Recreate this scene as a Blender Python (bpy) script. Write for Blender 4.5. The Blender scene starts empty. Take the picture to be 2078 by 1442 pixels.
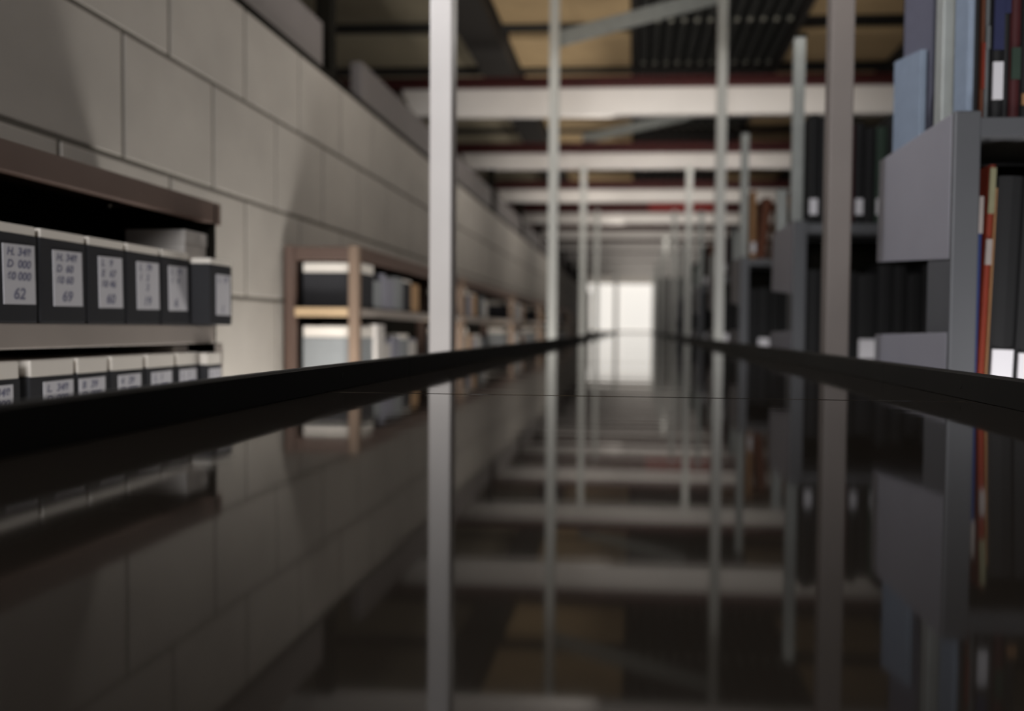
import bpy, bmesh, math, random
from mathutils import Vector, Matrix
random.seed(7)
S = 1.5          # metres per survey unit
H = 0.080        # camera height above the walkway deck, survey units
C = bpy.context.scene.collection
DOWN = -1.55     # lower storey floor, survey units (camera level is 0)
CEIL = 1.90

def W(x, y, z):
    return Vector((S * x, S * y, S * (z + H)))

# ------------------------------------------------------------------ materials
def lin(h):
    h = h.lstrip('#')
    out = []
    for i in (0, 2, 4):
        c = int(h[i:i + 2], 16) / 255
        out.append(c / 12.92 if c <= 0.04045 else ((c + 0.055) / 1.055) ** 2.4)
    return (*out, 1)

def mat(name, col, rough=0.6, metal=0.0, spec=0.5, noise=0.0, scale=8.0, bump=0.0, col2=None, stretch=(1, 1, 1)):
    m = bpy.data.materials.new(name)
    m.use_nodes = True
    nt = m.node_tree
    b = nt.nodes['Principled BSDF']
    b.inputs['Base Color'].default_value = lin(col)
    b.inputs['Roughness'].default_value = rough
    b.inputs['Metallic'].default_value = metal
    b.inputs['Specular IOR Level'].default_value = spec
    if noise or bump or col2:
        tc = nt.nodes.new('ShaderNodeTexCoord')
        mp = nt.nodes.new('ShaderNodeMapping')
        mp.inputs['Scale'].default_value = stretch
        nz = nt.nodes.new('ShaderNodeTexNoise')
        nz.inputs['Scale'].default_value = scale
        nz.inputs['Detail'].default_value = 5
        nt.links.new(tc.outputs['Object'], mp.inputs['Vector'])
        nt.links.new(mp.outputs['Vector'], nz.inputs['Vector'])
        a = lin(col)
        c2 = lin(col2) if col2 else tuple(v * (1 - noise) for v in a[:3]) + (1,)
        mx = nt.nodes.new('ShaderNodeMix')
        mx.data_type = 'RGBA'
        mx.inputs[6].default_value = a
        mx.inputs[7].default_value = c2
        rp = nt.nodes.new('ShaderNodeMapRange')
        rp.inputs[1].default_value = 0.35
        rp.inputs[2].default_value = 0.65
        nt.links.new(nz.outputs['Fac'], rp.inputs[0])
        nt.links.new(rp.outputs[0], mx.inputs[0])
        nt.links.new(mx.outputs[2], b.inputs['Base Color'])
        if bump:
            bp = nt.nodes.new('ShaderNodeBump')
            bp.inputs['Strength'].default_value = bump
            bp.inputs['Distance'].default_value = 0.01
            nt.links.new(nz.outputs['Fac'], bp.inputs['Height'])
            nt.links.new(bp.outputs['Normal'], b.inputs['Normal'])
    return m

def emat(name, col, strength):
    m = bpy.data.materials.new(name)
    m.use_nodes = True
    b = m.node_tree.nodes['Principled BSDF']
    b.inputs['Base Color'].default_value = lin(col)
    b.inputs['Emission Color'].default_value = lin(col)
    b.inputs['Emission Strength'].default_value = strength
    return m

M = {}
M['block'] = mat('painted_block', '#a09a92', 0.75, noise=0.12, scale=3.0, bump=0.15)
M['mortar'] = mat('mortar', '#57524a', 0.9)
M['post'] = mat('white_paint', '#d6d0cb', 0.45, noise=0.05, scale=5)
M['postfar'] = mat('white_paint_toned_down', '#c2c2bc', 0.5, noise=0.05, scale=5)  # white post paint, darkened to offset lamp hot spots on farther posts
M['bright_red'] = mat('signal_red', '#8e2420', 0.55, noise=0.1, scale=4)
M['post_shaded'] = mat('post_paint_shaded', '#665e59', 0.5, noise=0.08, scale=5)  # shade on the nearest right post, put into its colour
M['galv'] = mat('galvanised', '#979a96', 0.5, metal=0.15, noise=0.12, scale=14)
M['beam'] = mat('beam_white', '#e2dcd6', 0.5, noise=0.04, scale=4)
M['red'] = mat('oxide_red', '#4a1412', 0.6, noise=0.2, scale=4)
M['joist'] = mat('dark_joist', '#2a2622', 0.8)
M['slab'] = mat('dark_slab', '#1c1a18', 0.9)
M['panel'] = mat('ply_panel', '#c2a67c', 0.7, noise=0.15, scale=2.5)
M['panelgrey'] = mat('ply_panel_grey', '#aba088', 0.7, noise=0.15, scale=2.5)
M['deckst'] = mat('steel_decking', '#2c2d2b', 0.6, metal=0.3)
M['bolt'] = mat('bolt_steel', '#98968a', 0.6)
M['toe'] = mat('toe_black', '#12110e', 0.55, spec=0.25, noise=0.3, scale=6)
M['plate'] = mat('wall_plate', '#6d6765', 0.7, noise=0.1, scale=3)
M['dark'] = mat('dark_void', '#16140f', 0.9, spec=0.1)
M['brown'] = mat('brown_enamel', '#5d4a41', 0.5, noise=0.1, scale=6)
M['brown_lit'] = mat('brown_enamel_lit', '#85705f', 0.5, noise=0.12, scale=6)  # lit copy of the brown enamel, light on front uprights put into colour
M['plank'] = mat('shelf_board', '#9d938b', 0.6, noise=0.1, scale=5)
M['tan'] = mat('tan_board', '#c4a884', 0.6, noise=0.12, scale=6)
M['boxdark'] = mat('archive_charcoal', '#2c2c2f', 0.7, spec=0.3, noise=0.06, scale=10)
M['boxgrey'] = mat('archive_grey', '#8c8f90', 0.7, noise=0.06, scale=10)
M['boxlav'] = mat('archive_lavender', '#8d8c96', 0.7, noise=0.06, scale=10)
M['boxwhite'] = mat('archive_white', '#c2bcb6', 0.7, noise=0.04, scale=10)
M['boxtan'] = mat('archive_tan', '#b59068', 0.7, noise=0.06, scale=10)
M['lid'] = mat('lid_white', '#e2dbd1', 0.65)
M['paper'] = mat('label_paper', '#c9c7cb', 0.6)
M['ink'] = mat('ink', '#77778a', 0.6)
M['endpl'] = mat('end_plate', '#8d8b92', 0.45, metal=0.1, noise=0.06, scale=4)
M['steelgrey'] = mat('shelf_steel', '#545558', 0.5, metal=0.2, noise=0.06, scale=5)
M['pages'] = mat('pages', '#b8ab90', 0.8)
for k, v in dict(black='#161617', ink_blue='#262a4a', blue='#1b2c58', red='#6a220e', slate='#7d8999', purple='#5c5c6a', brown='#5a3320',
                 maroon='#40181a', grey='#5c5f60', cream='#757259', tan='#8e6a48', green='#2b3a30', white='#c9c6c2', taupe='#857d79', orange='#94602c').items():
    M['bk_' + k] = mat('cloth_' + k, v, 0.7, spec=0.3, noise=0.08, scale=20)

# glossy walkway deck
def deck_mat():
    m = bpy.data.materials.new('polished_deck')
    m.use_nodes = True
    nt = m.node_tree
    b = nt.nodes['Principled BSDF']
    b.inputs['Base Color'].default_value = lin('#1f1b17')
    b.inputs['IOR'].default_value = 1.27
    b.inputs['Specular IOR Level'].default_value = 0.5
    tc = nt.nodes.new('ShaderNodeTexCoord')
    mp = nt.nodes.new('ShaderNodeMapping')
    mp.inputs['Scale'].default_value = (0.7, 5.0, 1)
    nz = nt.nodes.new('ShaderNodeTexNoise')
    nz.inputs['Scale'].default_value = 2.0
    nz.inputs['Detail'].default_value = 4
    nt.links.new(tc.outputs['Object'], mp.inputs['Vector'])
    nt.links.new(mp.outputs['Vector'], nz.inputs['Vector'])
    mr = nt.nodes.new('ShaderNodeMapRange')
    mr.inputs[3].default_value = 0.035
    mr.inputs[4].default_value = 0.07
    nt.links.new(nz.outputs['Fac'], mr.inputs[0])
    nt.links.new(mr.outputs[0], b.inputs['Roughness'])
    bp = nt.nodes.new('ShaderNodeBump')
    bp.inputs['Strength'].default_value = 0.05
    m2 = nt.nodes.new('ShaderNodeMapping')
    m2.inputs['Scale'].default_value = (2.0, 70.0, 1)
    n2 = nt.nodes.new('ShaderNodeTexNoise')
    n2.inputs['Scale'].default_value = 1.0
    n2.inputs['Detail'].default_value = 3
    ad = nt.nodes.new('ShaderNodeMath')
    ad.operation = 'MULTIPLY_ADD'
    ad.inputs[1].default_value = 0.05
    nt.links.new(tc.outputs['Object'], m2.inputs['Vector'])
    nt.links.new(m2.outputs['Vector'], n2.inputs['Vector'])
    nt.links.new(n2.outputs['Fac'], ad.inputs[0])
    nt.links.new(nz.outputs['Fac'], ad.inputs[2])
    bp.inputs['Distance'].default_value = 0.004
    nt.links.new(ad.outputs[0], bp.inputs['Height'])
    nt.links.new(bp.outputs['Normal'], b.inputs['Normal'])
    return m
M['deck'] = deck_mat()

# ------------------------------------------------------------------ mesh helper (survey units)
class MB:
    def __init__(self):
        self.bm = bmesh.new()
    def box(self, x0, x1, y0, y1, z0, z1, bev=0.0, rot=None, piv=None):
        bm = self.bm
        n0 = len(bm.verts)
        r = bmesh.ops.create_cube(bm, size=1)
        vs = r['verts']
        for v in vs:
            v.co = Vector((x0 + (v.co.x + .5) * (x1 - x0), y0 + (v.co.y + .5) * (y1 - y0), z0 + (v.co.z + .5) * (z1 - z0)))
        if bev:
            es = list({e for v in vs for e in v.link_edges})
            r = bmesh.ops.bevel(bm, geom=es, offset=bev, segments=2, affect='EDGES', profile=0.5)
            vs = list({v for f in r['faces'] for v in f.verts} | {v for v in vs if v.is_valid})
        if rot is not None:
            bmesh.ops.rotate(bm, verts=vs, cent=piv, matrix=rot)
        return vs
    def prism(self, prof, axis, a0, a1, bev=0.0):
        """closed outline (list of 2-tuples) extruded along axis 'x','y' or 'z' from a0 to a1"""
        bm = self.bm
        def mk(p, a):
            if axis == 'x': return (a, p[0], p[1])
            if axis == 'y': return (p[0], a, p[1])
            return (p[0], p[1], a)
        lo = [bm.verts.new(mk(p, a0)) for p in prof]
        hi = [bm.verts.new(mk(p, a1)) for p in prof]
        n = len(prof)
        fs = [bm.faces.new(lo), bm.faces.new(hi[::-1])]
        for i in range(n):
            fs.append(bm.faces.new((lo[i], hi[i], hi[(i + 1) % n], lo[(i + 1) % n])))
        bmesh.ops.recalc_face_normals(bm, faces=fs)
        if bev:
            es = list({e for f in fs for e in f.edges})
            bmesh.ops.bevel(bm, geom=es, offset=bev, segments=2, affect='EDGES', profile=0.5)
        return self
    def cyl(self, p0, p1, r, seg=14):
        bm = self.bm
        p0, p1 = Vector(p0), Vector(p1)
        d = p1 - p0
        q = d.to_track_quat('Z', 'Y').to_matrix().to_4x4()
        bmesh.ops.create_cone(bm, cap_ends=True, segments=seg, radius1=r, radius2=r, depth=d.length, matrix=Matrix.Translation((p0 + p1) / 2) @ q)
        return self
    def build(self, name, m, parent=None, smooth=False):
        base = parent.matrix_basis.translation if parent is not None else Vector((0, 0, 0))
        me = bpy.data.meshes.new(name)
        off = root_of(parent) if parent is not None else Vector((0, 0, 0))
        for v in self.bm.verts:
            v.co = W(*v.co) - off
        bmesh.ops.recalc_face_normals(self.bm, faces=self.bm.faces)
        self.bm.to_mesh(me)
        self.bm.free()
        o = bpy.data.objects.new(name, me)
        me.materials.append(m)
        C.objects.link(o)
        if parent is not None:
            o.parent = parent
        if smooth:
            for p in me.polygons: p.use_smooth = True
        return o

def root_of(o):
    v = Vector((0, 0, 0))
    while o is not None:
        v += o.location
        o = o.parent
    return v

def tag(o, label=None, cat=None, group=None, kind=None):
    if label: o['label'] = label
    if cat: o['category'] = cat
    if group: o['group'] = group
    if kind: o['kind'] = kind
    return o

def thing(name, label, cat, x, y, z, group=None):
    o = bpy.data.objects.new(name, None)
    C.objects.link(o)
    o.location = W(x, y, z)
    o.empty_display_size = 0.1
    return tag(o, label, cat, group)

def struct(name, mb, m, parent=None):
    o = mb.build(name, m, parent)
    if parent is None: o['kind'] = 'structure'
    return o

ORD = ['first', 'second', 'third', 'fourth', 'fifth', 'sixth', 'seventh', 'eighth', 'ninth', 'tenth', 'eleventh', 'twelfth', 'thirteenth']

# ------------------------------------------------------------------ the setting
YE = 22.0
mb = MB()
y = -1.055
while y < YE:
    mb.box(-.392, .416, y + .003, min(y + .997, YE), -H - .03, -H, .0016)
    y += 1.0
fl = struct('floor', mb, M['deck'])
mb = MB()
mb.box(-3.2, 4.4, -1.2, YE + .1, DOWN - .05, DOWN)
lf = struct('floor_lower', mb, M['slab'])
for n, s, xi in ((1, -1, .372), (2, 1, .398)):
    mb = MB()
    # black steel edge strip in lengths of 1.25, two bolts each
    yy = -1.2
    while yy < YE:
        prof = [(s * xi, -H + .0005), (s * xi, -.0505), (s * (xi + .0025), -.048), (s * (xi + .0115), -.048), (s * (xi + .014), -.0505), (s * (xi + .014), -H + .0005)]
        mb.prism(prof, 'y', yy + .001, min(yy + 1.249, YE))
        mb.cyl((s * (xi - .0005), yy + .3, -.064), (s * (xi + .0025), yy + .3, -.064), .005)
        mb.cyl((s * (xi - .0005), yy + .95, -.064), (s * (xi + .0025), yy + .95, -.064), .005)
        yy += 1.25
    struct('trim_%d' % n, mb, M['toe'])
    mb = MB()
    mb.box(s * xi - .02, s * xi + .02, -1.2, YE, -H - .16, -H - .031)
    struct('trim_%d' % (n + 2), mb, M['steelgrey'])

# block wall: rows .303 high, blocks .405 long, broken bond
mb = MB()
g = .011
for r in range(-5, 3):
    z0 = .390 + (r - 1) * .303 if r != 2 else .692
    z0 = .087 + r * .303
    z1 = min(z0 + .303, .975)
    off = 1.824 if (r % 2) == 1 else 2.014
    k = -8
    while True:
        a = off + k * .4035
        if a > YE: break
        k += 1
        if a + .4 < -1.1: continue
        mb.box(-1.31, -1.21, a + g / 2, min(a + .4035 - g / 2, YE), z0 + g / 2, z1 - (g / 2 if r < 2 else 0), .004)
wall = struct('wall_left', mb, M['block'])
mb = MB()
mb.box(-1.30, -1.2135, -1.1, YE, DOWN, .972)
struct('wall_left_mortar', mb, M['mortar'], wall)
# dark angle along the wall head and grey boards above, between the cross beams
mb = MB()
mb.box(-1.33, -1.225, -1.1, YE, .976, 1.012)
struct('trim_5', mb, M['dark'])
by = [1.5, 3.18] + [5.14 + 1.79 * i for i in range(0, 10)]
for i, yb in enumerate(by[:8]):
    mb = MB()
    mb.box(-1.30, -1.245, yb - 1.79 + .22, yb - .06, 1.013, 1.20, .004)
    o = struct('trim_%d' % (6 + i), mb, M['plate'])
mb = MB()
mb.box(-2.6, -2.5, -1.1, YE, DOWN, CEIL)
struct('wall_outer_left', mb, M['plate'])
mb = MB()
mb.box(3.6, 3.7, -1.1, YE, DOWN, CEIL)
struct('wall_right', mb, M['plate'])
# end wall with a wide glazed door
mb = MB()
mb.box(-2.6, -1.36, YE, YE + .1, DOWN, CEIL)
mb.box(.60, 3.7, YE, YE + .1, DOWN, CEIL)
mb.box(-1.36, .60, YE, YE + .1, 1.62, CEIL)
mb.box(-1.36, .60, YE, YE + .1, DOWN, -H - .03)
struct('wall_back', mb, M['plate'])
mb = MB()
for x0, x1 in ((-1.36, -1.30), (-.56, -.46), (.55, .60)):
    mb.box(x0, x1, YE - .03, YE + .06, -H, 1.62, .004)
for z0, z1 in ((-H, -.05), (1.25, 1.29), (1.57, 1.62)):
    mb.box(-1.355, .595, YE - .02, YE + .05, z0, z1)
win = struct('window_1', mb, M['post'])
mb = MB()
mb.box(-1.33, .58, YE + .05, YE + .06, -.06, 1.26)
struct('window_pane', mb, emat('daylight_pane', '#fffaf2', .8), win)
mb = MB()
mb.box(-1.33, .58, YE + .05, YE + .06, 1.28, 1.60)
struct('transom_pane', mb, emat('dim_transom', '#cfc6ba', 0.25), win)

# ceiling
mb = MB()
mb.box(-2.6, 3.7, -1.1, YE + .1, CEIL + .05, CEIL + .12)
ceil = struct('ceiling', mb, M['slab'])
def bays():
    return [(yb + .02, yb + 1.79 - .02) for yb in by] 
mbs = {'panel': MB(), 'panelgrey': MB()}
for (a, b) in [(yb - 1.79, yb) for yb in by]:
    # two boards in each bay, a dark rib between
    for (u, v) in ((a + .12, a + .72), (a + .86, b - .12)):
        mbs['panelgrey'].box(-2.3, -1.12, u, v, CEIL + .02, CEIL + .049, .004)
        mbs['panel'].box(-.85, -.045, u + .02, v, CEIL + .005, CEIL + .049, .004)
        mbs['panel'].box(1.02, 1.75, u, v - .05, CEIL + .01, CEIL + .049, .004)
        mbs['panelgrey'].box(1.95, 2.9, u, v, CEIL + .01, CEIL + .049, .004)
struct('ceiling_panel_tan', mbs['panel'], M['panel'], ceil)
struct('ceiling_panel_olive', mbs['panelgrey'], M['panelgrey'], ceil)
mb = MB()
for (x0, x1) in ((-1.10, -.87), (-.03, .0), (.985, 1.01), (1.77, 1.93)):
    mb.box(x0, x1, -1.1, YE, CEIL - .10 if x0 < -.5 else CEIL - .02, CEIL + .0505)
for (a, b) in [(yb - 1.79, yb) for yb in by]:
    mb.box(-2.4, 3.4, a + .735, a + .845, CEIL - .005, CEIL + .0505)
struct('ceiling_joist', mb, M['joist'], ceil)
mb = MB()
x = .012
while x < .97:
    mb.prism([(x, CEIL + .0505), (x + .012, CEIL), (x + .05, CEIL), (x + .062, CEIL + .0505)], 'y', -1.1, YE)
    x += .08
struct('steel_decking', mb, M['deckst'], ceil)
mb = MB()
for (a, b) in [(yb - 1.79, yb) for yb in by]:
    for yy in (a + .61, a + 1.62):
        x = .012
        while x < .97:
            mb.cyl((x + .031, yy, CEIL - .012), (x + .031, yy, CEIL + .001), .017, 8)
            x += .08
struct('decking_bolt', mb, M['bolt'], ceil)

# ------------------------------------------------------------------ posts, braces, beams, girders
pY = [1.81, 4.31, 6.82, 9.32, 11.82, 14.32, 16.82, 19.32]
for i, yy in enumerate(pY):
    top = CEIL - .005 if i < 2 else 1.385
    if i in (0, 1): top = CEIL - .0
    for s in (-1, 1):
        if s < 0 and i in (4, 5, 6): continue
        x0, x1 = (-.473, -.421) if s < 0 else (.426, .478)
        side = 'left' if s < 0 else 'right'
        col = 'white' if s < 0 else 'grey'  # nearest right post is grey because its colour holds the shade
        lab = '%s square steel post, %s from the camera along the %s walkway edge' % (col, ORD[i], side)
        t = thing('steel_post', lab, 'post', (x0 + x1) / 2, yy + .026, DOWN, 'steel posts along the %s walkway edge' % side)
        mb = MB()
        mb.box(x0, x1, yy, yy + .052, DOWN + .008, top - .0, .004)
        mb.build('shaft', M['postfar'] if i > 0 else M['post'] if s < 0 else M['post_shaded'], t)
        mb = MB()
        mb.box(x0 - .03, x1 + .03, yy - .03, yy + .082, DOWN, DOWN + .008)
        mb.build('base_plate', M['galv'], t)
for i, (yy, za, zb) in enumerate(((4.31, 1.525, 1.745), (6.91, 1.605, 1.80))):
    mb = MB()
    yb = yy + .06
    mb.prism([(-.47, za), (.47, zb + .02), (.47, zb + .105), (-.47, za + .085)], 'y', yb, yb + .02, .002)
    o = mb.build('diagonal_brace', M['galv'])
    tag(o, ('grey flat steel brace sloping up across the walkway between the second pair of posts' if i == 0 else
            'grey flat steel brace sloping above the second white crossbeam, behind it'), 'brace')
for i, yb in enumerate(by):
    w = 'white crossbeam under the ceiling, '
    labs = {0: 'white crossbeam nearest the camera, high above the near walkway deck', 1: 'white crossbeam above the walkway whose reflection shows at the bottom of the photo'}
    lab = labs.get(i, 'white crossbeam over the walkway, %s of those seen directly down the aisle' % ORD[i - 2])
    t = thing('crossbeam', lab, 'beam', 0, yb, 1.365, 'white crossbeams over the walkway')
    mb = MB()
    zl, zh = (1.368, 1.542) if i < 3 else (1.386, 1.520)
    mb.prism([(-1.46, zl), (3.6, zl), (3.6, zh), (-1.53, zh)], 'y', yb, yb + .07, .006)
    mb.build('beam_box', M['beam'], t)
    mb = MB()
    mb.box(-2.5, -1.54, yb + .005, yb + .06, 1.40, 1.515, .004)
    mb.build('wall_stub', M['plate'], t)
    mb = MB()
    mb.box(-1.30, -1.236, yb, yb + .06, 1.0125, zl, .003)
    mb.build('bearing_block', M['dark'], t)
    mb = MB()
    gt = 1.604 if i < 5 else 1.70
    prof = [(yb - .03, zh + .001), (yb + .10, zh + .001), (yb + .10, zh + .02), (yb + .043, zh + .02), (yb + .043, gt - .012), (yb + .10, gt - .012), (yb + .10, gt), (yb - .03, gt), (yb - .03, gt - .012), (yb + .027, gt - .012), (yb + .027, zh + .02), (yb - .03, zh + .02)]
    mb.prism(prof, 'x', -2.5, 3.6)
    o = mb.build('girder', M['red'])
    if i == 5:
        mb = MB(); mb.box(.17, 1.03, yb + .004, yb + .026, 1.542, 1.686, .002); mb.build('cover_plate', M['bright_red'], o)
    lab = 'dark red steel girder lying on the ' + (['white crossbeam nearest the camera', 'crossbeam reflected at the bottom of the photo'][i] if i < 2 else '%s white crossbeam seen down the aisle' % ORD[i - 2])
    tag(o, lab, 'girder', 'red girders over the walkway')

# ------------------------------------------------------------------ archive boxes
def write(txt, root, lab, x, y, z, size):
    cu = bpy.data.curves.new('handwriting', 'FONT')
    cu.body = txt
    cu.size = size * S
    cu.space_line = 1.05
    cu.shear = 0.2
    cu.offset = 0.0006
    cu.extrude = 0.0002
    tmp = bpy.data.objects.new('tmp', cu)
    me = bpy.data.meshes.new_from_object(tmp)
    bpy.data.objects.remove(tmp)
    me.name = 'handwriting'
    o = bpy.data.objects.new('handwriting', me)
    C.objects.link(o)
    me.materials.clear()
    me.materials.append(M['ink'])
    o.parent = lab
    o.location = W(x, y, z) - root_of(root)
    o.rotation_euler = (math.radians(90), 0, math.radians(90))
    return o

def archive_box(lab, xf, depth, y0, y1, z0, z1, lid, bodymat='boxdark', lidmat='lid', label=None, text=None, group=None, lidin=.0):
    """box whose front (facing the walkway, +x) is at xf"""
    t = thing('archive_box', lab, 'box', xf - depth / 2, (y0 + y1) / 2, z0, group)
    mb = MB()
    mb.box(xf - depth, xf, y0, y1, z0, z1, .0025)
    mb.build('body', M[bodymat], t)
    mb = MB()
    mb.box(xf - depth + .001, xf - .0005 - lidin, y0 + .0025, y1 - .0025, z1 - .001, z1 + lid, .002)
    mb.build('lid', M[lidmat], t)
    if label:
        ly0, ly1, lz0, lz1, tilt = label
        mb = MB()
        mb.box(xf - .0005, xf + .0012, ly0, ly1, lz0, lz1, 0, Matrix.Rotation(tilt, 3, 'X'), Vector((xf, (ly0 + ly1) / 2, (lz0 + lz1) / 2)))
        l = mb.build('paper_label', M['paper'], t)
        if text:
            rows = text.split('|')
            for j, rw in enumerate(rows):
                a, b = rw.split(',')
                zz = lz1 - (.017 + j * .0185 if j < 3 else .083)
                if a: write(a, t, l, xf + .0014, ly0 + .006, zz, .0165)
                if b: write(b, t, l, xf + .0014, ly0 + (.027 if j < 3 else .018), zz, .0175 if j < 3 else .024)
    return t

UG = 'charcoal archive boxes on the upper shelf'
LG = 'charcoal archive boxes on the lower shelf'
ub = [(1.093, 1.199, 'H.,348|D,000|60,000|,62'), (1.204, 1.311, 'H.,348|D,60|60,60|,69'), (1.316, 1.416, 'L,9|E,67|60,46|,60'), (1.421, 1.525, 'L,79|1,2|,2|,19'), (1.530, 1.632, 'L,79|1,4|,|,6')]
lbl = [(1.130, 1.193), (1.233, 1.300), (1.343, 1.407), (1.451, 1.520), (1.554, 1.620)]
nm = ['largest in view, cut by the photo edge', 'second from the photo edge', 'third from the photo edge', 'in front of the white carton', 'next to the black gap beside the protruding box']
for (a, b, tx), (l0, l1), n in zip(ub, lbl, nm):
    archive_box('charcoal upper-shelf archive box with handwritten label, ' + n, -.94, .215, a, b, .0005, .137, .014, 'boxdark', 'lid' , (l0, l1, .029, .120, .02), tx, UG)
archive_box('charcoal archive box jutting out past the end of the upper shelf', -.90, .245, 1.639, 1.731, .0005, .131, .012, 'boxdark', 'lid', (1.664, 1.722, .022, .110, 0), 'L,19|,|,|,1', UG)
lb = [(1.07, 1.162, 1.085, 1.146), (1.180, 1.282, 1.209, 1.276), (1.286, 1.368, 1.291, 1.357), (1.374, 1.472, 1.394, 1.460), (1.480, 1.576, 1.495, 1.574 - .012), (1.584, 1.665, 1.592, 1.655)]
nl = ['cut off by the photo edge', 'below the second label of the upper row', 'beside the wide cream-lidded box', 'fourth from the photo edge', 'fifth from the photo edge', 'last but one before the shelf end']
tx = ['H.,348', 'L.,348', 'B,39', '4,29', 'L,1', 'L,1']
for i, ((a, b, l0, l1), n) in enumerate(zip(lb, nl)):
    archive_box('charcoal lower-shelf archive box with pale lid, ' + n, -.94, .22, a, b, -.2995, -.084, .026, 'boxdark', 'lid', (l0, l1, -.185, -.093, .01), tx[i] + '|D,000|60,00|,6', LG)
archive_box('charcoal lower-shelf archive box with pale lid, last at the shelf end', -.925, .23, 1.671, 1.732, -.2995, -.086, .025, 'boxdark', 'lid', (1.678, 1.727, -.185, -.095, 0), 'L,1|D,00|6,00|,6', LG)
# cartons behind
def carton(lab, x0, x1, y0, y1, z0, z1):
    t = thing('carton', lab, 'box', (x0 + x1) / 2, (y0 + y1) / 2, z0)
    mb = MB(); mb.box(x0, x1, y0, y1, z0, z1 - .012, .002); mb.build('body', M['boxwhite'], t)
    mb = MB(); mb.box(x0 - .002, x1 + .002, y0 - .002, y1 + .002, z1 - .03, z1, .002); mb.build('lid', M['boxwhite'], t)
# ------------------------------------------------------------------ left shelving units
def unit(lab, y0, y1, zp, tp, plankmat, back, endpanel, lowz=-.30):
    fr = M['brown_lit'] if plankmat == 'tan' else M['brown']
    t = thing('shelving_unit', lab, 'shelving', -1.065, (y0 + y1) / 2, DOWN, 'brown shelving units along the block wall')
    for yy in (y0, y1 - .034):
        if endpanel and yy > y0: continue
        for (xa, xb) in ((-.972, -.938), (-1.196, -1.162)):
            mb = MB(); mb.box(xa, xb, yy, yy + .034, DOWN, .275, .003); mb.build('upright', fr if xa > -1.1 else M['brown'], t)
        if endpanel and yy > y0: continue
        mb = MB(); mb.box(-1.161, -.973, yy + .004, yy + .03, .226, .272, .003); mb.build('end_rail', M['brown'], t)
    mb = MB(); mb.box(-.966, -.940, y0 + .035, y1 - .035, .228, .275, .003); mb.build('front_rail', M['brown'], t)
    mb = MB(); mb.box(-1.19, -.97, y0 + .035, y1 - .035, .268, .275); mb.build('top_board', M['brown'], t)
    mb = MB(); mb.box(-1.161, -.940 + .0, y0 + .035, y1 - .035, zp - tp, zp, .003)
    mb.box(-1.16, -.974, y0 + .001, y0 + .036, zp - tp, zp, .002)
    mb.build('shelf', M['plank'], t)
    if plankmat == 'tan':
        mb = MB(); mb.box(-1.16, -.974, y0 + .0005, y0 + .006, zp - tp - .003, zp + .001, .002); mb.build('shelf_end', M['tan'], t)
    for z in (lowz, lowz - .42, lowz - .84):
        mb = MB(); mb.box(-1.161, -.940, y0 + .035, y1 - .035, z - .03, z, .003); mb.build('shelf', M['plank'], t)
    mb = MB(); mb.box(-1.1965, -1.189, y0 + .030, y1 - .0285, DOWN + .3, .274); mb.build('back_panel', M['dark'], t)
    if endpanel:
        mb = MB(); mb.box(-1.19, -.942, y1 - .034, y1 - .028, DOWN, .266); mb.build('end_panel', M['dark'], t)
        mb = MB(); mb.box(-.966, -.9405, y1 - .034, y1, DOWN, -.041, .003); mb.build('upright', M['plank'], t)
        mb = MB(); mb.box(-1.19, -.942, y1 - .0275, y1 - .003, .226, .275, .003); mb.build('end_rail', M['brown'], t)
    return t
unit('brown steel shelving unit holding the charcoal archive boxes, nearest the camera', -.6, 1.768, 0.0, .040, 'plank', True, True)
uy = [2.655, 4.335, 6.16, 7.95, 9.75, 11.55]
ue = [4.325, 6.15, 7.94, 9.74, 11.54, 13.3]
for i, (a, b) in enumerate(zip(uy, ue)):
    unit('brown shelving unit with tan shelf, %s one past the bare wall' % ORD[i], a, b, .064, .027, 'tan', True, False)

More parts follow.
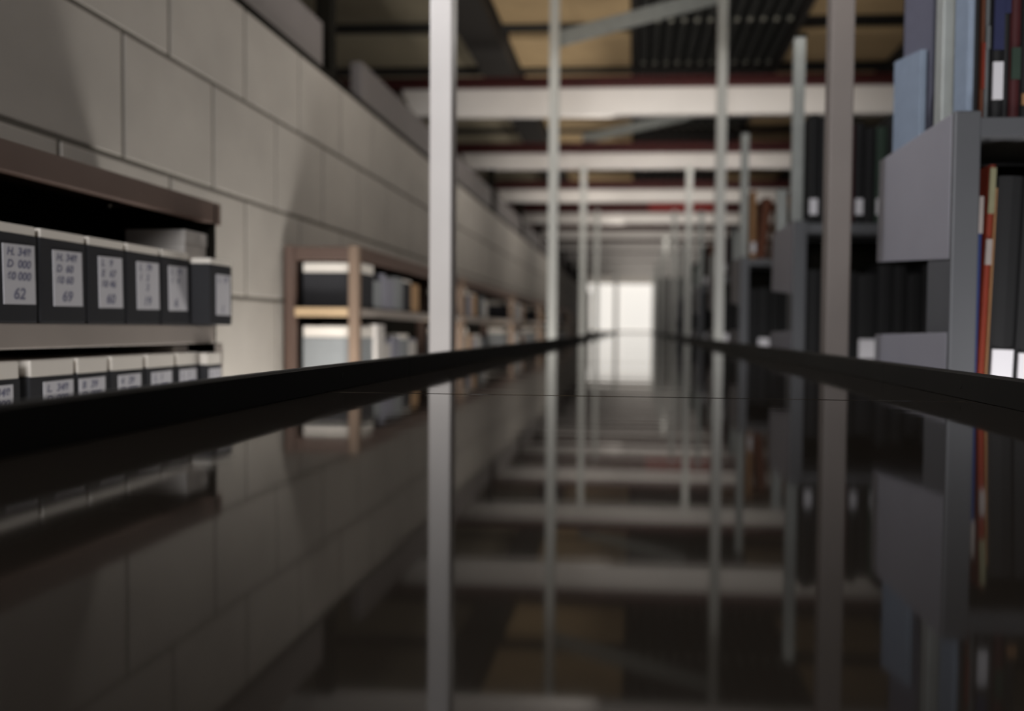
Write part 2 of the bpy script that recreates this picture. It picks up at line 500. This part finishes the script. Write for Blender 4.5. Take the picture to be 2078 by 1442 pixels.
def unit_boxes(i, y0):
    n = ORD[i]
    if i == 0:
        up = [(.145, 'boxdark', .122, .034, 'lid', 'charcoal'), (.085, 'boxgrey', .105, .006, 'boxdark', 'grey'), (.06, 'boxlav', .128, .006, 'boxlav', 'lavender grey'), (.10, 'boxlav', .118, .008, 'boxgrey', 'pale lavender'), (.11, 'boxgrey', .125, .008, 'boxgrey', 'mid grey'), (.12, 'boxdark', .12, .01, 'lid', 'dark grey'), (.12, 'boxtan', .11, .01, 'boxtan', 'tan')]
        lo = [(.135, 'boxgrey', .262, .038, 'lid', 'grey'), (.10, 'boxwhite', .28, .028, 'boxwhite', 'whitish'), (.11, 'boxwhite', .235, .01, 'boxlav', 'pale'), (.12, 'boxlav', .25, .01, 'boxlav', 'lavender'), (.12, 'boxgrey', .25, .02, 'lid', 'mid grey'), (.12, 'boxwhite', .24, .01, 'boxlav', 'off-white')]
    else:
        rnd = random.Random(i * 17)
        up = [(.10, 'boxdark', .118, .034, 'lid', 'charcoal')]
        lo = [(.095, 'boxgrey', .262, .038, 'lid', 'grey')]
        cn = [('boxdark', 'dark'), ('boxlav', 'lavender grey'), ('boxgrey', 'mid grey'), ('boxtan', 'tan'), ('boxwhite', 'white')]
        for k in range(5 if i < 3 else 2):
            c = cn[(k * 2 + i) % 5]; up.append((.12, c[0], .10 + .03 * rnd.random(), .008, 'lid' if k % 3 == 1 else c[0], c[1]))
            c = cn[(k * 3 + i + 2) % 5]; lo.append((.12, c[0], .22 + .04 * rnd.random(), .01, 'lid' if k % 3 == 2 else c[0], c[1]))
    for row, zz, lst, g in (('upper', .0645, up, 'a'), ('lower', -.2995, lo, 'b')):
        yy = y0 + .042
        for k, (w, bm_, h, lid, lm, cname) in enumerate(lst):
            lab = '%s archive box, %s on %s shelf of %s brown unit past bare wall' % (cname, ORD[k], row, n)
            xf = -.944 + (.0 if not (i == 0 and row == 'lower' and k == 1) else .012)
            archive_box(lab, xf, .205, yy, yy + w - .004, zz, zz + h, lid, bm_, lm, None, None, 'archive boxes on the shelving past the gap')
            yy += w + .002
for i, a in enumerate(uy):
    unit_boxes(i, a)
carton('slim white carton lying on top of the protruding upper archive box', -1.086, -.957, 1.642, 1.728, .1435, .203)
mb = MB(); mb.box(-1.09, -.958, 1.60, 1.655, -.0575, -.0435, .002)
tag(mb.build('folder', M['boxwhite']), 'thin white folder lying on the lower archive boxes under the shelf board', 'folder')

# ------------------------------------------------------------------ right bookcases
def bookcase(i, y0):
    y1 = y0 + .42
    lab = 'grey steel bookcase standing right of the walkway, %s from the camera' % ORD[i]
    t = thing('bookcase', lab, 'bookcase', 1.4, y0 + .2, DOWN, 'grey bookcases right of the walkway')
    xa = .552
    mb = MB()
    mb.prism([(y0 + .002, .130), (y1, .160), (y1 - .004, .388), (y0 + .002, .385)], 'x', xa, xa + .008, .002)
    mb.build('end_plate', M['endpl'], t)
    mb = MB()
    mb.prism([(y0 + .002, -.44), (y1, -.44), (y1, -.006), (y0 + .002, 0.0)], 'x', xa, xa + .008, .002)
    mb.build('end_plate', M['endpl'], t)
    mb = MB(); mb.box(.5565, .5595, y0 + .002, y0 + .112, -.02, .15); mb.build('end_strip', M['steelgrey'], t)
    mb = MB(); mb.box(xa, .598, y0 - .012, y0 + .0015, DOWN, .386, .003); mb.build('front_stile', M['steelgrey'], t)
    mb = MB(); mb.box(.5605, .600, y0 + .075, y0 + .113, .14, 1.05, .003); p = mb.build('pole', M['galv'], t)
    mb = MB(); mb.box(.558, .604, y0 + .071, y0 + .117, 1.049, 1.062, .002); mb.build('cap', M['dark'], p)
    if i > 0:
        mb = MB(); mb.box(.5605, .600, y1 - .05, y1 - .012, .17, .56, .003); mb.build('pole', M['galv'], t)
    for z, th in ((.378, .034), (-.105, .03), (-.62, .03), (-1.1, .03)):
        mb = MB(); mb.box(.5605, 2.6, y0 + .002, y1, z - th, z, .002); mb.build('shelf', M['steelgrey'], t)
    mb = MB(); mb.box(2.6, 2.61, y0, y1, DOWN, .386, .002); mb.build('end_plate', M['endpl'], t)
    mb = MB(); mb.box(.605, 2.59, y0 + .235, y0 + .24, DOWN + .2, .34); mb.build('back_panel', M['dark'], t)

def book(lab, x0, w, y0, depth, z0, h, cloth, group, label=None, lean=0.0, second=None):
    """upright book, spine facing the camera side (-y)"""
    t = thing('book', lab, 'book', x0 + w / 2, y0 + depth / 2, z0, group)
    rot = Matrix.Rotation(lean, 3, 'Y'); piv = Vector((x0 if lean < 0 else x0 + w, y0, z0))
    def fin(mb):
        if lean:
            bmesh.ops.rotate(mb.bm, verts=mb.bm.verts[:], cent=piv, matrix=rot)
        return mb
    b = min(.003, w * .14)
    e = .004
    mb = MB()
    # case: rounded spine and two boards
    outer = [(x0, y0 + depth), (x0, y0 + .006), (x0 + w * .15, y0 + .0015), (x0 + w * .5, y0), (x0 + w * .85, y0 + .0015), (x0 + w, y0 + .006), (x0 + w, y0 + depth), (x0 + w - b, y0 + depth), (x0 + w - b, y0 + .009), (x0 + b, y0 + .009), (x0 + b, y0 + depth)]
    mb.prism(outer, 'z', z0, z0 + h)
    fin(mb).build('cover', M['bk_' + cloth], t)
    mb = MB(); mb.box(x0 + b + .0003, x0 + w - b - .0003, y0 + .0093, y0 + depth - e, z0 + e, z0 + h - e)
    fin(mb).build('page_block', M['pages'], t)
    for L in ([label] if label else []) + ([second] if second else []):
        za, zb, m = L
        mb = MB(); mb.box(x0 + w * .08, x0 + w * .92, y0 - .0012, y0 + .004, za, zb)
        fin(mb).build('spine_label', M[m], t)
    return t

sY = [1.45, 2.85, 4.25, 5.65, 7.05, 8.45, 9.85, 11.25]
for i, yy in enumerate(sY):
    bookcase(i, yy)
# nearest bookcase, upper shelf
U0 = .3785
g1 = 'books on the upper shelf of the nearest bookcase'
y0 = 1.455
def slab_book(lab, x0, x1, ya, yb, z0, prof, cloth, g):
    t = thing('book', lab, 'book', (x0 + x1) / 2, (ya + yb) / 2, z0, g)
    mb = MB(); mb.prism(prof, 'x', x0, x1, .0015); mb.build('cover', M['bk_' + cloth], t)
    return t
book('pale slate blue book standing on the upper shelf end, cover towards the walkway', .577, .0115, 1.449, .062, .3867, .30, 'slate', g1)
book('tall black book right of the slate blue one on the nearest upper shelf', .5895, .0125, 1.462, .058, U0, .36, 'black', g1)
book('narrow brown and red worn book on the nearest upper shelf', .6025, .007, 1.458, .10, U0, .21, 'brown', g1, (U0 + .05, U0 + .13, 'bk_red'))
book('thin charcoal book with grey lettering patch on the nearest upper shelf', .6105, .0085, 1.462, .13, U0, .33, 'grey', g1, (U0 + .12, U0 + .16, 'bk_grey'))
book('dark blue topped book with long white spine label on the nearest upper shelf', .620, .0205, 1.455, .14, U0, .36, 'black', g1, (.409, .474, 'paper'), 0, (.495, .735, 'bk_ink_blue'))
book('black book with faint blue band beside the white-labelled one, nearest upper shelf', .6405, .012, 1.46, .16, U0, .34, 'black', g1, (.56, .70, 'bk_ink_blue'))
book('brown book with olive tag at the photo edge, nearest upper shelf', .6535, .018, 1.46, .16, U0, .35, 'maroon', g1, (.445, .50, 'bk_green'))
book('black book beyond the brown one, cut by the photo edge', .6725, .02, 1.46, .16, U0, .35, 'black', g1, (.40, .42, 'bk_tan'))
# books with covers facing the walkway, on the back half of the upper shelf
slab_book('tall purple grey folder standing at the end of the nearest upper shelf', .579, .593, 1.632, 1.80, U0, [(1.69, U0), (1.80, U0), (1.80, .80), (1.655, .80), (1.632, .66), (1.632, U0 + .09), (1.65, U0 + .03)], 'purple', g1)
slab_book('pale blue booklet propped against the purple grey folder, nearest bookcase', .5625, .575, 1.645, 1.81, U0, [(1.645, U0), (1.81, U0), (1.81, .592), (1.645, .562)], 'slate', g1)
slab_book('black folder behind the pale blue booklet on the nearest upper shelf', .596, .618, 1.76, 1.86, U0, [(1.76, U0), (1.86, U0), (1.86, .85), (1.76, .85)], 'black', g1)
# nearest bookcase, lower shelf
L0 = -.1045
g2 = 'books on the lower shelf of the nearest bookcase'
book('dark blue book with white upper label next to the grey stile, nearest lower shelf', .5995, .0085, 1.455, .18, L0, .345, 'blue', g2, (.175, .240, 'bk_taupe'), .012)
book('orange red leaning book with grey cream upper labels, nearest lower shelf', .609, .0120, 1.455, .18, L0, .40, 'red', g2, (.120, .165, 'bk_taupe'), .03, (.21, .29, 'bk_cream'))
book('thin tan book leaning beside the orange red one', .622, .004, 1.456, .18, L0, .36, 'tan', g2, None, .03)
x = .6275
labs = ['black folio with large white tail label beside the orange red book', 'black folio with white tail label, second from the orange red book', 'black folio with brown band at the far right of the photo', 'black folio beyond the photo edge on the nearest lower shelf']
for k in range(4):
    book(labs[k], x, .043, 1.455, .19, L0, .38, 'black', g2, (L0 + .008, -.030 - .006 * k, 'paper'), .03)
    x += .0455
# further bookcases
cl = ['black', 'black', 'black', 'maroon', 'black', 'green', 'black', 'brown', 'black', 'grey']
def fill(i, yy, nu, nl):
    rnd = random.Random(i * 31 + 5)
    n = ORD[i]
    g = 'books on the %s bookcase from the camera' % n
    x = .606
    for k in range(nu):
        c = cl[(k * 3 + i) % len(cl)] if i > 1 else ['black', 'black', 'black', 'maroon', 'black', 'black', 'green', 'black'][k % 8]
        if i == 2: c = ['tan', 'brown', 'orange', 'brown', 'black', 'maroon', 'brown', 'black'][k % 8]
        w = .026 + .02 * rnd.random()
        h = .27 + .11 * rnd.random()
        lean = .10 if (i == 2 and k in (1, 2)) else 0
        lab = '%s book, %s from the walkway on the %s bookcase upper shelf' % (c, ORD[k], n)
        book(lab, x, w, yy + .006, .19, U0, h, c, g, (U0 + .03, U0 + .085, 'paper') if (k in (0, 4, 6) and i > 0) else None, lean)
        x += w + (.003 if not lean else .045)
    x = .606
    for k in range(nl):
        w = .04 + .03 * rnd.random()
        h = .30 + .04 * rnd.random()
        lab = 'black folio, %s from the walkway on the %s bookcase lower shelf' % (ORD[k], n)
        book(lab, x, w, yy + .006, .20, L0, h, 'black', g, (L0 + .01, L0 + .06 + .03 * rnd.random(), 'paper') if k % 2 == 1 or i > 2 else None)
        x += w + .003
fill(1, sY[1], 10, 8)
fill(2, sY[2], 9, 7)
fill(3, sY[3], 6, 6)
fill(4, sY[4], 4, 4)
fill(5, sY[5], 3, 3)

# ------------------------------------------------------------------ lights
def area(name, loc, target, sx, sy, power, col=(1, 1, 1), spread=180):
    L = bpy.data.lights.new(name, 'AREA')
    L.shape = 'RECTANGLE'; L.size = sx * S; L.size_y = sy * S
    L.energy = power; L.color = col; L.spread = math.radians(spread)
    o = bpy.data.objects.new(name, L)
    C.objects.link(o)
    o.location = W(*loc)
    d = W(*target) - W(*loc)
    o.rotation_euler = d.to_track_quat('-Z', 'Y').to_euler()
    return o
warm = (1.0, .95, .89)
cool = (.86, .90, 1.0)
# daylight from windows behind and to the left of the camera
area('window_light', (-.35, -1.7, 1.1), (.1, 4.0, .3), 1.0, 1.0, 103, (.98, .98, 1.0), 150)
# unseen fill lights, added in front of the beams to brighten their faces
for i, yb in enumerate(by):
    if i < 1: continue
    area('beam_fill', (0.35, yb - .72, 1.28), (0.35, yb, 1.40), 1.7, .05, 7.5 if i < 3 else 8 if i < 6 else 4, warm, 150)
# lamps of the lower storey
area('lower_lamp', (-.72, 2.15, -.75), (-1.0, 2.5, .1), .35, .35, 34, (1, .97, .93), 170)
for yy in (4.1, 5.9, 7.8):
    area('lower_lamp', (-.70, yy - .1, -.6), (-1.0, yy + .3, .1), .3, .3, 12, warm, 170)
area('lower_lamp', (-.70, 1.0, -.8), (-1.0, 1.4, -.1), .4, .4, 7, (1, .95, .9), 170)
area('lower_lamp', (.47, 1.90, -.55), (.552, 1.66, .0), .25, .25, 7, (.97, .97, 1), 170)
area('lower_lamp', (.64, 1.1, -.75), (.655, 1.45, -.05), .25, .25, 2.2, (1, .97, .96), 44)
area('post_top_fill', (.45, 1.25, 1.45), (.45, 1.81, .75), .2, .2, 1.1, warm, 60)  # unseen overhead fill, added to brighten the top of the right post
for yy in (2.4, 3.8, 5.2):
    area('lower_lamp', (.70, yy, -.7), (.68, yy + .5, .0), .4, .3, 6, (1, .97, .96), 170)

# unseen fill lights over the aisle, added to brighten the block wall
for yy in (3.1, 5.5, 8.0, 10.6):
    area('wall_wash_fill', (-.10, yy, 1.15), (-1.3, yy, 1.15), .6, .25, 12, warm, 170)
area('ceiling_bay_fill', (.0, 3.45, 1.50), (.0, 4.4, 1.70), .7, .1, 4.5, warm, 160)  # added fill for the second posts' tops, brace and ceiling boards
area('high_side_fill', (-.9, 1.55, 1.35), (.55, 1.7, .35), .4, .3, 15, (.93, .94, 1.0), 120)  # unseen fill above the wall, added to brighten the bookcase end plate
w = bpy.data.worlds.new('World')
bpy.context.scene.world = w
w.use_nodes = True
w.node_tree.nodes['Background'].inputs[0].default_value = (.9, .93, 1, 1)
w.node_tree.nodes['Background'].inputs[1].default_value = 0.03

# ------------------------------------------------------------------ camera
cam = bpy.data.cameras.new('camera')
co = bpy.data.objects.new('camera', cam)
C.objects.link(co)
cam.sensor_width = 36
cam.lens = 1616 / 2078 * 36
a, p, r = (math.radians(v) for v in (3.8, 1.88, .57))
f = Vector((-math.sin(a) * math.cos(p), math.cos(a) * math.cos(p), -math.sin(p)))
rt = Vector((math.cos(a), math.sin(a), 0)); up = rt.cross(f)
R = math.cos(r) * rt + math.sin(r) * up
U = math.cos(r) * up - math.sin(r) * rt
co.matrix_world = Matrix(((R.x, U.x, -f.x, 0), (R.y, U.y, -f.y, 0), (R.z, U.z, -f.z, S * H), (0, 0, 0, 1)))
cam.shift_x = -0.06741
cam.shift_y = -0.00049
cam.clip_start = 0.01
cam.clip_end = 200
cam.dof.use_dof = True
cam.dof.focus_distance = 0.90 * S
cam.dof.aperture_fstop = 1.5
bpy.context.scene.camera = co

sc = bpy.context.scene
sc.view_settings.view_transform = 'Standard'
sc.view_settings.look = 'None'
sc.view_settings.exposure = 0.0
sc.view_settings.gamma = 1.0
sc.view_settings.use_curve_mapping = False
